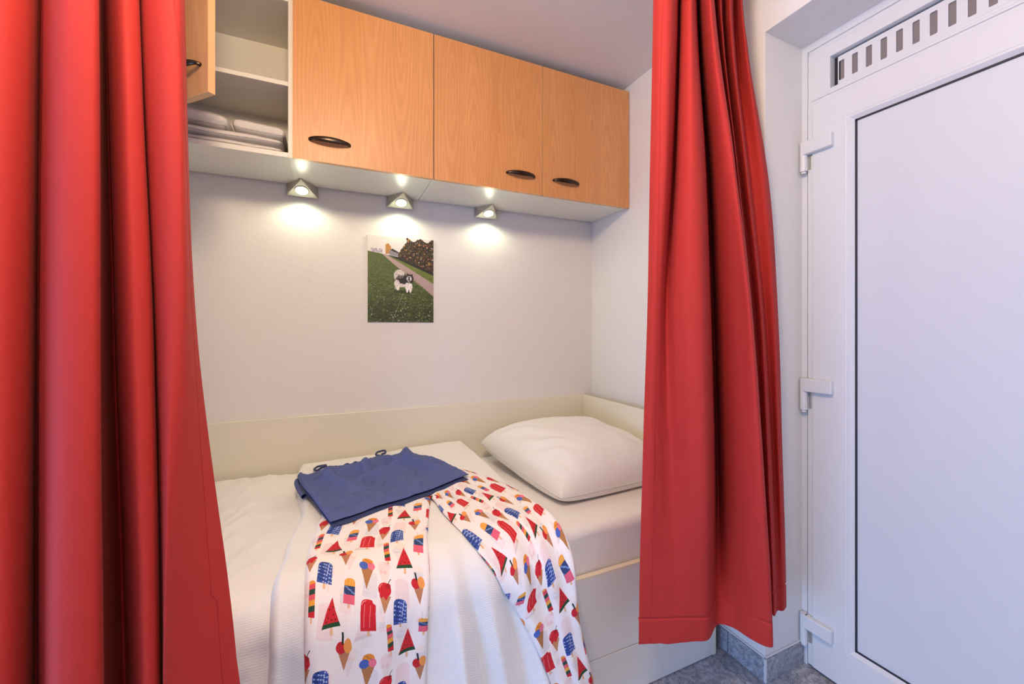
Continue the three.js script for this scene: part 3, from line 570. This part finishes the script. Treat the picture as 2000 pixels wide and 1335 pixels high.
// ------------------------------------------------------------------ blue camisole
{
  const top = smoothLine([[-0.108, 0.285], [-0.08, 0.262], [-0.035, 0.245], [-0.01, 0.222], [0.065, 0.212], [0.187, 0.174], [0.247, 0.196], [0.307, 0.155]]);
  const bot = smoothLine([[0, 0.703], [0.062, 0.684], [0.137, 0.657], [0.217, 0.638], [0.315, 0.603], [0.387, 0.573], [0.46, 0.55]]);
  const lft = smoothLine([[-0.108, 0.285], [-0.107, 0.32], [-0.088, 0.40], [-0.055, 0.5], [-0.028, 0.593], [-0.01, 0.668], [0, 0.703]]);
  const rgt = smoothLine([[0.307, 0.155], [0.325, 0.21], [0.377, 0.29], [0.41, 0.345], [0.44, 0.45], [0.46, 0.55]]);
  const coons = (u, v) => { const t = along(top, u), b = along(bot, u), l = along(lft, v), r = along(rgt, v), c = [top[0], top[top.length - 1], bot[0], bot[bot.length - 1]]; return [0, 1].map((k) => (1 - v) * t[k] + v * b[k] + (1 - u) * l[k] + u * r[k] - ((1 - u) * (1 - v) * c[0][k] + u * (1 - v) * c[1][k] + (1 - u) * v * c[2][k] + u * v * c[3][k])); };
  const layer = (h, shrink, thick, ds, fold) => {
    const rows = [], n = 90, m = 70;
    for (let j = m; j >= 0; j--) { const row = []; for (let i = 0; i <= n; i++) {
      const u = lerp(shrink, 1 - shrink, i / n), v = j / m, [x, s] = coons(u, v);
      const rimV = Math.pow(clamp(1 - Math.pow(Math.abs(2 * v - 1), 14), 0, 1), 0.5), rimU = Math.pow(clamp(1 - Math.pow(Math.abs(2 * i / n - 1), 14), 0, 1), 0.5);
      const cr = (a, b, w, amp) => { const dd = (u - a[0]) * (b[1] - a[1]) - (v - a[1]) * (b[0] - a[0]), ll = Math.hypot(b[0] - a[0], b[1] - a[1]); const tt = ((u - a[0]) * (b[0] - a[0]) + (v - a[1]) * (b[1] - a[1])) / (ll * ll); return amp * Math.exp(-Math.pow(dd / ll / w, 2)) * Math.pow(Math.sin(Math.PI * clamp(tt, 0, 1)), 0.8); };
      const crease = cr([0.02, 0.3], [0.62, 0.28], 0.05, 0.006) + cr([0.25, 0.5], [0.85, 0.42], 0.04, 0.006) + cr([0.5, -0.05], [0.92, 0.85], 0.035, 0.007) + cr([0.35, 0.4], [0.5, 1.05], 0.035, -0.006) + cr([0.62, 0.0], [0.3, 0.6], 0.04, 0.005) + cr([0.1, 0.05], [0.3, 0.75], 0.04, 0.005) + cr([0.7, 0.3], [1.0, 0.75], 0.04, -0.005);
      const fine = fold * (0.0026 * fbm(u * 11 + v * 4, v * 8, 3, 3) + 0.0022 * (0.4 - Math.abs(fbm(u * 9 - v * 5, v * 5 + u * 6, 5, 2)) * 2));
      const roll = 0.022 * Math.exp(-Math.pow((i / n - 0.02) / 0.035, 2)) * sstep(0.9, 0.1, v);
      const peak = 0.02 * Math.exp(-(Math.pow((u - 0.97) / 0.06, 2) + Math.pow(v / 0.12, 2)));
      row.push(onBed(x, s + ds, hFlap(x, s) + h + rimU * rimV * (0.007 + 0.014 * fold / 4 * fbm(u * 5, v * 4, 6, 4) + Math.max(-0.005, crease * fold * sstep(0, 0.3, v)) + fine) + roll + peak));
    } rows.push(row); }
    return sheet(rows, thick, (i, j, p) => [p.x, p.z]);
  };
  const c = thing('camisole', 'blue strappy camisole laid across the waist of the pajama trousers', 'camisole');
  part('front_layer', layer(0.027, 0, 0.003, 0, 4.2), M.denim, c);
  part('back_layer', layer(0.014, 0.012, 0.003, 0.012, 0), M.navy, c).userData.label = 'darker underside of the camisole showing at its hem';
  const side = []; for (let k = 0; k <= 12; k++) { const [x, s] = along(lft, k / 12 * 0.34); side.push(onBed(x - 0.002, s, hFlap(x, s) + 0.022 * (1 - 0.4 * k / 12))); }
  part('rolled_side', merge([new THREE.TubeGeometry(new THREE.CatmullRomCurve3(side), 40, 0.0085, 10)]), M.denim, c);
  const strap = (pts) => part('strap', new THREE.TubeGeometry(new THREE.CatmullRomCurve3(pts.map(([x, s, h]) => onBed(x, s, hFlap(x, s) + h))), 70, 0.0042, 8), M.navy, c);
  strap([[-0.008, 0.235, 0.035], [-0.022, 0.215, 0.035], [-0.045, 0.205, 0.02], [-0.058, 0.165, 0.013], [-0.045, 0.122, 0.012], [-0.018, 0.125, 0.016], [-0.022, 0.16, 0.022], [-0.03, 0.2, 0.03], [-0.005, 0.23, 0.033]]);
  strap([[0.192, 0.19, 0.034], [0.188, 0.15, 0.026], [0.182, 0.11, 0.02], [0.195, 0.062, 0.018], [0.222, 0.058, 0.02], [0.222, 0.10, 0.02], [0.205, 0.14, 0.028], [0.198, 0.19, 0.034]]);
  part('lace_trim', new THREE.TubeGeometry(new THREE.CatmullRomCurve3(Array.from({ length: 13 }, (_, k) => { const t = k / 12, [x, s] = [lerp(0.0, 0.185, t), lerp(0.205, 0.158, t) - 0.004 * Math.sin(k * 2.1)]; return onBed(x, s, hFlap(x, s) + 0.020 + 0.004 * Math.sin(k * 3.3)); })), 60, 0.0022, 6), M.navy, c);
}

// ------------------------------------------------------------------ photograph on the wall
{
  const W = 600, Hh = 792, cv = document.createElement('canvas'); cv.width = W; cv.height = Hh; const c = cv.getContext('2d');
  const X = (u) => u * W, Y = (v) => v * Hh;
  const poly = (pts, col) => { c.fillStyle = col; c.beginPath(); pts.forEach(([u, v], i) => (i ? c.lineTo(X(u), Y(v)) : c.moveTo(X(u), Y(v)))); c.closePath(); c.fill(); };
  c.fillStyle = '#e2dbd8'; c.fillRect(0, 0, W, Hh);
  for (let k = 0; k < 60; k++) { c.fillStyle = `rgba(${140 + rnd() * 40},${130 + rnd() * 30},${150 + rnd() * 40},0.5)`; c.beginPath(); c.arc(X(0.05 + rnd() * 0.16), Y(0.155 + rnd() * 0.04), 3 + rnd() * 7, 0, 7); c.fill(); }
  poly([[0.26, 0.21], [0.26, 0.1], [0.30, 0.08], [0.34, 0.12], [0.35, 0.2]], '#b9803f');
  poly([[0.31, 0.17], [0.36, 0.145], [0.47, 0.19], [0.46, 0.23], [0.32, 0.22]], '#8d8790'); poly([[0.33, 0.16], [0.36, 0.14], [0.46, 0.18], [0.44, 0.19]], '#2c2a2e');
  for (let k = 0; k < 2600; k++) { const u = 0.46 + rnd() * 0.56, top = u < 0.58 ? 0.2 - (u - 0.46) * 1.2 : 0.03 + 0.02 * Math.sin(u * 30), v = top + rnd() * (0.17 + 0.24 * (u - 0.45) + 0.1 - top) ; const g = rnd(); c.fillStyle = g < 0.7 ? `rgb(${30 + rnd() * 28},${24 + rnd() * 22},${18 + rnd() * 16})` : g < 0.95 ? `rgb(${72 + rnd() * 36},${56 + rnd() * 26},${26 + rnd() * 16})` : `rgb(${150 + rnd() * 60},${100 + rnd() * 50},${50 + rnd() * 40})`; c.beginPath(); c.ellipse(X(u), Y(v), 3 + rnd() * 7, 3 + rnd() * 8, rnd() * 3, 0, 7); c.fill(); }
  poly([[0.24, 0.215], [0.45, 0.235], [1, 0.40], [1, 0.56], [0.24, 0.22]], '#262520');
  poly([[0, 0.185], [0.22, 0.21], [1, 0.45], [1, 1], [0, 1]], '#4f5f2a');
  poly([[0.28, 0.215], [1, 0.435], [1, 0.54], [0.45, 0.29]], '#6d7c33');
  poly([[0.21, 0.21], [0.26, 0.21], [0.55, 0.335], [1.0, 0.535], [1.0, 0.69], [0.62, 0.47], [0.38, 0.32]], '#b39a97');
  const inPath = (u, v) => { const lo = 0.21 + (u - 0.21) * 0.5 + Math.max(0, u - 0.6) * 0.16, hi = 0.21 + (u - 0.26) * 0.44; return v > hi - 0.008 && v < lo + 0.02 && u > 0.21; };
  for (let k = 0; k < 26000; k++) { const u = rnd(), v = 0.2 + 0.8 * Math.sqrt(rnd()); if (v < 0.19 + 0.24 * Math.max(0, u - 0.2) * 1.3) continue; if (inPath(u, v)) continue; const g = rnd(), d = sstep(0.35, 1, v); const br = (1.12 - 0.5 * d) * (0.7 + 0.6 * rnd()) * (1 + 0.35 * fbm(u * 5, v * 9, 2, 3)); c.fillStyle = g < 0.6 ? `rgb(${88 * br},${102 * br},${42 * br})` : g < 0.9 ? `rgb(${40 * br},${58 * br},${24 * br})` : `rgb(${130 * br},${142 * br},${70 * br})`; const s = 1 + 4.6 * v * rnd(); c.fillRect(X(u), Y(v), s * 1.6, s); }
  for (let k = 0; k < 700; k++) { const u = rnd(), v = 0.22 + 0.78 * rnd(), q = rnd(); if (v < 0.24 + 0.3 * Math.max(0, u - 0.2) || inPath(u, v) || inPath(u, v - 0.03)) continue; c.fillStyle = q < 0.5 ? `rgba(28,38,18,${0.2 + 0.4 * v * rnd()})` : q < 0.85 ? 'rgba(122,146,44,0.35)' : 'rgba(150,140,80,0.3)'; c.beginPath(); c.ellipse(X(u), Y(v), 4 + 22 * rnd() * v, 2 + 6 * rnd() * v, 0.2 * (rnd() - 0.5), 0, 7); c.fill(); }
  for (let k = 0; k < 150; k++) { const u = rnd(), v = 0.55 + 0.45 * rnd(); if (inPath(u, v)) continue; const s = 1.5 + rnd() * 7 * (v - 0.4); c.fillStyle = `rgba(${205 + rnd() * 40},${205 + rnd() * 30},${195 + rnd() * 30},0.75)`; c.beginPath(); c.ellipse(X(u), Y(v), s * 1.3, s * 0.8, rnd() * 3, 0, 7); c.fill(); }
  for (let k = 0; k < 900; k++) { const u = 0.3 + 0.7 * rnd(), v = 0.22 + 0.45 * rnd(); if (!inPath(u, v)) continue; c.fillStyle = rnd() < 0.5 ? 'rgba(150,125,125,0.5)' : 'rgba(205,182,180,0.5)'; c.fillRect(X(u), Y(v), 7, 2); }
  c.strokeStyle = 'rgba(205,205,150,0.75)'; c.lineWidth = 3; c.beginPath(); c.moveTo(X(0.53), Y(0.64)); c.quadraticCurveTo(X(0.46), Y(0.8), X(0.36), Y(0.99)); c.stroke();
  const el = (u, v, a, b, col, r = 0) => { c.fillStyle = col; c.beginPath(); c.ellipse(X(u), Y(v), a, b, r, 0, 7); c.fill(); };
  // black and white long-haired dog standing on the grass
  el(0.53, 0.645, 95, 14, '#2b3a18');
  el(0.47, 0.43, 44, 36, '#d8cfca'); el(0.42, 0.455, 22, 40, '#cfc5c0'); el(0.455, 0.47, 12, 24, '#2a2628');
  el(0.525, 0.50, 66, 42, '#1d1a1e', 0.08); el(0.43, 0.545, 24, 36, '#e3dad5'); el(0.445, 0.585, 15, 34, '#efe7e2'); el(0.50, 0.565, 40, 16, '#e8dfda'); el(0.605, 0.57, 34, 36, '#f0e9e4'); el(0.585, 0.60, 12, 42, '#efe8e4'); el(0.635, 0.60, 11, 44, '#f3ece8');
  el(0.625, 0.485, 36, 42, '#242024'); el(0.595, 0.44, 9, 16, '#37312f', -0.3); el(0.655, 0.445, 9, 15, '#37312f', 0.4); el(0.615, 0.485, 24, 25, '#eee6e2'); el(0.615, 0.475, 6, 16, '#2a2628'); el(0.60, 0.472, 3.4, 3.4, '#151315'); el(0.632, 0.472, 3.4, 3.4, '#151315'); el(0.613, 0.498, 7, 5, '#151315'); el(0.625, 0.525, 28, 10, '#1f1b1f');
  const fur = (u, v, a, b, cols, n, l = 9) => { for (let k = 0; k < n; k++) { const q = rnd() * 6.28, r = Math.sqrt(rnd()) * 1.08, x = X(u) + Math.cos(q) * a * r, y = Y(v) + Math.sin(q) * b * r; c.strokeStyle = cols[Math.floor(rnd() * cols.length)]; c.lineWidth = 1 + rnd() * 2; c.beginPath(); c.moveTo(x, y); c.lineTo(x + (rnd() - 0.5) * l, y + l * (0.3 + rnd())); c.stroke(); } };
  fur(0.465, 0.43, 46, 38, ['#e9e1dc', '#bdb2ad', '#f4eeea', '#a2958f'], 260); fur(0.525, 0.50, 66, 42, ['#151216', '#2e2a2f', '#45403f'], 260); fur(0.435, 0.56, 26, 40, ['#efe8e3', '#c9beb8', '#ffffff'], 130); fur(0.61, 0.575, 34, 46, ['#f5efeb', '#d3c8c2', '#ffffff'], 150); fur(0.5, 0.565, 40, 16, ['#e6ddd8', '#b8aca6'], 70);
  fur(0.43, 0.635, 30, 8, ['#4c6424', '#2b3a18'], 30); fur(0.61, 0.655, 40, 8, ['#4c6424', '#2b3a18'], 40);
  const t = new THREE.CanvasTexture(cv); t.colorSpace = THREE.SRGBColorSpace;
  const p = thing('wall_photograph', 'unframed photograph of a black and white dog on a meadow path', 'photograph', [0.3115, 1.4825, 0.0]);
  part('mounting_board', box(-0.1535, 0.1535, -0.2025, 0.2025, 0.0005, 0.0055, 0.0005), M.laminate, p);
  const pr = part('print', new THREE.PlaneGeometry(0.307, 0.405), new THREE.MeshStandardMaterial({ name: 'photographic print', map: t, roughness: 0.45 }), p); pr.position.z = 0.006;
}

// ------------------------------------------------------------------ curtains on a ceiling rail
function curtain(levels, hemY) {
  const K = levels[0][1].length, ys = levels.map((l) => l[0]), ni = 260, rows = [], us = [], yl = [];
  for (let j = 0; j <= 120; j++) yl.push(lerp(ys[0], hemY, j / 120));
  for (let q = -4; q <= 4; q++) yl.push(hemY + 0.075 + q * 0.0022);
  yl.sort((a, b) => b - a); const nj = yl.length - 1;
  const cubic = (a, b, c, d, t) => 0.5 * (2 * b + (c - a) * t + (2 * a - 5 * b + 4 * c - d) * t * t + (3 * b - a - 3 * c + d) * t * t * t);
  for (let j = 0; j <= nj; j++) {
    const y = yl[j];
    let k = 0; while (k < ys.length - 2 && y < ys[k + 1]) k++;
    const t = (y - ys[k]) / (ys[k + 1] - ys[k]), at = (q) => levels[clamp(q, 0, levels.length - 1)][1];
    const pts = []; for (let i = 0; i < K; i++) pts.push(new THREE.Vector3(cubic(at(k - 1)[i][0], at(k)[i][0], at(k + 1)[i][0], at(k + 2)[i][0], t), y, cubic(at(k - 1)[i][1], at(k)[i][1], at(k + 1)[i][1], at(k + 2)[i][1], t)));
    const curve = new THREE.CatmullRomCurve3(pts, false, 'centripetal'), row = [], ur = []; let len = 0;
    for (let i = 0; i <= ni; i++) {
      const p = curve.getPoint(i / ni);
      p.z += 0.0022 * fbm(i / ni * 9, y * 2.2, 3, 3) ; p.x += 0.0015 * fbm(i / ni * 9 + 4, y * 2.2, 5, 3);
      const hem = Math.exp(-Math.pow((y - hemY - 0.075) / 0.0032, 2)); p.z -= 0.0035 * hem;
      if (j === nj) p.y += 0.004 * fbm(i / ni * 14, 2, 1, 2);
      if (i) len += p.distanceTo(row[i - 1]); row.push(p); ur.push(len);
    }
    rows.push(row); us.push(ur);
  }
  rows.reverse(); us.reverse();
  const side = (e) => { const pts = rows.map((r, j) => { const L = us[j][ni], d = e ? L - 0.035 : 0.035; let i = 0; while (i < ni && us[j][i] < d) i++; const a = r[Math.max(0, i - 3)], b = r[Math.min(ni, i + 3)]; return r[i].clone().add(new THREE.Vector3(-(b.z - a.z), 0, b.x - a.x).normalize().multiplyScalar(-0.0001)); }); return merge([new THREE.TubeGeometry(new THREE.CatmullRomCurve3(pts), 260, 0.0007, 5)]); };
  return { cloth: sheet(rows, 0.0018, (i, j, p) => [us[j][i], p.y]), seams: [side(false), side(true)] };
}
const LEFT = [
  [2.46, [[-0.581, 1.172], [-0.522, 1.217], [-0.526, 1.172], [-0.509, 1.154], [-0.44, 1.217], [-0.402, 1.226], [-0.383, 1.208], [-0.385, 1.172], [-0.361, 1.217], [-0.332, 1.231], [-0.31, 1.226], [-0.319, 1.19], [-0.347, 1.087], [-0.306, 1.19], [-0.281, 1.212], [-0.273, 1.199], [-0.28, 1.167], [-0.267, 1.19], [-0.238, 1.208], [-0.22, 1.204], [-0.217, 1.181]]],
  [1.8, [[-0.594, 1.154], [-0.509, 1.235], [-0.526, 1.172], [-0.515, 1.145], [-0.435, 1.226], [-0.392, 1.244], [-0.381, 1.217], [-0.395, 1.154], [-0.361, 1.217], [-0.327, 1.244], [-0.302, 1.24], [-0.325, 1.172], [-0.36, 1.055], [-0.304, 1.19], [-0.278, 1.217], [-0.27, 1.199], [-0.282, 1.154], [-0.265, 1.19], [-0.233, 1.212], [-0.218, 1.208], [-0.215, 1.181]]],
  [1.25, [[-0.6, 1.145], [-0.504, 1.244], [-0.526, 1.172], [-0.526, 1.127], [-0.429, 1.235], [-0.388, 1.253], [-0.381, 1.217], [-0.404, 1.145], [-0.366, 1.217], [-0.33, 1.253], [-0.299, 1.248], [-0.329, 1.154], [-0.356, 1.037], [-0.292, 1.19], [-0.265, 1.222], [-0.251, 1.208], [-0.266, 1.145], [-0.245, 1.199], [-0.223, 1.222], [-0.208, 1.217], [-0.21, 1.136]]],
  [0.65, [[-0.613, 1.127], [-0.491, 1.262], [-0.526, 1.172], [-0.536, 1.109], [-0.425, 1.244], [-0.383, 1.262], [-0.383, 1.217], [-0.41, 1.136], [-0.366, 1.217], [-0.331, 1.262], [-0.296, 1.253], [-0.33, 1.136], [-0.347, 1.023], [-0.282, 1.172], [-0.25, 1.226], [-0.239, 1.217], [-0.254, 1.154], [-0.241, 1.19], [-0.228, 1.231], [-0.227, 1.208], [-0.156, 1.118]]],
  [0.31, [[-0.619, 1.118], [-0.486, 1.271], [-0.526, 1.172], [-0.542, 1.1], [-0.425, 1.244], [-0.383, 1.262], [-0.384, 1.217], [-0.413, 1.127], [-0.366, 1.217], [-0.328, 1.271], [-0.293, 1.262], [-0.33, 1.127], [-0.342, 1.019], [-0.278, 1.172], [-0.247, 1.231], [-0.238, 1.217], [-0.254, 1.154], [-0.243, 1.19], [-0.23, 1.235], [-0.227, 1.208], [-0.133, 1.109]]],
];
const RIGHT = [
  [2.46, [[0.85, 1.1], [0.842, 1.13], [0.869, 1.14], [0.913, 1.12], [0.984, 1.06], [0.937, 1.12], [0.936, 1.15], [0.973, 1.13], [1.062, 1.06], [1.011, 1.12], [0.994, 1.16], [1.03, 1.14], [1.14, 1.06], [1.106, 1.11], [1.182, 1.06], [1.152, 1.11], [1.236, 1.06], [1.203, 1.1], [1.237, 1.08]]],
  [2.2, [[0.844, 1.1], [0.842, 1.13], [0.861, 1.145], [0.899, 1.13], [0.994, 1.05], [0.937, 1.12], [0.933, 1.15], [0.96, 1.14], [1.151, 0.99], [1.027, 1.11], [0.992, 1.165], [1.022, 1.155], [1.157, 1.05], [1.11, 1.11], [1.2, 1.05], [1.152, 1.11], [1.259, 1.05], [1.227, 1.1], [1.269, 1.08]]],
  [1.75, [[0.851, 1.08], [0.85, 1.11], [0.865, 1.125], [0.9, 1.11], [0.975, 1.05], [0.925, 1.12], [0.925, 1.16], [0.963, 1.16], [1.204, 0.98], [1.091, 1.1], [1.053, 1.17], [1.059, 1.185], [1.218, 1.07], [1.195, 1.1], [1.261, 1.06], [1.237, 1.1], [1.308, 1.07], [1.317, 1.1], [1.378, 1.08]]],
  [1.3, [[0.858, 1.06], [0.858, 1.085], [0.877, 1.09], [0.902, 1.08], [0.924, 1.07], [0.916, 1.11], [0.927, 1.155], [0.96, 1.17], [1.229, 0.98], [1.135, 1.09], [1.105, 1.175], [1.101, 1.21], [1.256, 1.1], [1.261, 1.1], [1.319, 1.07], [1.307, 1.1], [1.362, 1.08], [1.362, 1.105], [1.419, 1.085]]],
  [0.8, [[0.847, 1.05], [0.86, 1.07], [0.885, 1.075], [0.912, 1.078], [0.929, 1.085], [0.94, 1.11], [0.952, 1.145], [0.98, 1.165], [1.237, 0.99], [1.154, 1.09], [1.122, 1.19], [1.132, 1.225], [1.263, 1.13], [1.292, 1.11], [1.346, 1.08], [1.328, 1.11], [1.39, 1.09], [1.38, 1.112], [1.428, 1.095]]],
  [0.31, [[0.839, 1.046], [0.871, 1.058], [0.9, 1.07], [0.927, 1.083], [0.95, 1.09], [0.973, 1.098], [1.001, 1.107], [1.039, 1.118], [1.128, 1.085], [1.154, 1.108], [1.164, 1.173], [1.186, 1.216], [1.248, 1.17], [1.303, 1.13], [1.328, 1.12], [1.324, 1.133], [1.365, 1.12], [1.376, 1.128], [1.408, 1.12]]],
];
M.thread = new THREE.MeshStandardMaterial({ name: 'red seam thread', color: new THREE.Color(0.36, 0.014, 0.013), roughness: 0.9 });
for (const [levels, label] of [[LEFT, 'red curtain in deep folds at the foot end, nearest the viewer'], [RIGHT, 'red curtain drawn back beside the white door, its hem visible']]) {
  const t = thing('curtain', label, 'curtain', [0, 0, 0], 'red bed curtains'), made = curtain(levels, 0.31);
  part('cloth', made.cloth, M.curtain, t); for (const g of made.seams) part('side_seam', g, M.thread, t);
}
single('curtain_rail', box(-0.66, 1.404, 2.462, 2.5, 1.05, 1.26, 0.006), M.pvc, 'white curtain rail on the ceiling', 'curtain rail');

renderer.render(scene, camera);
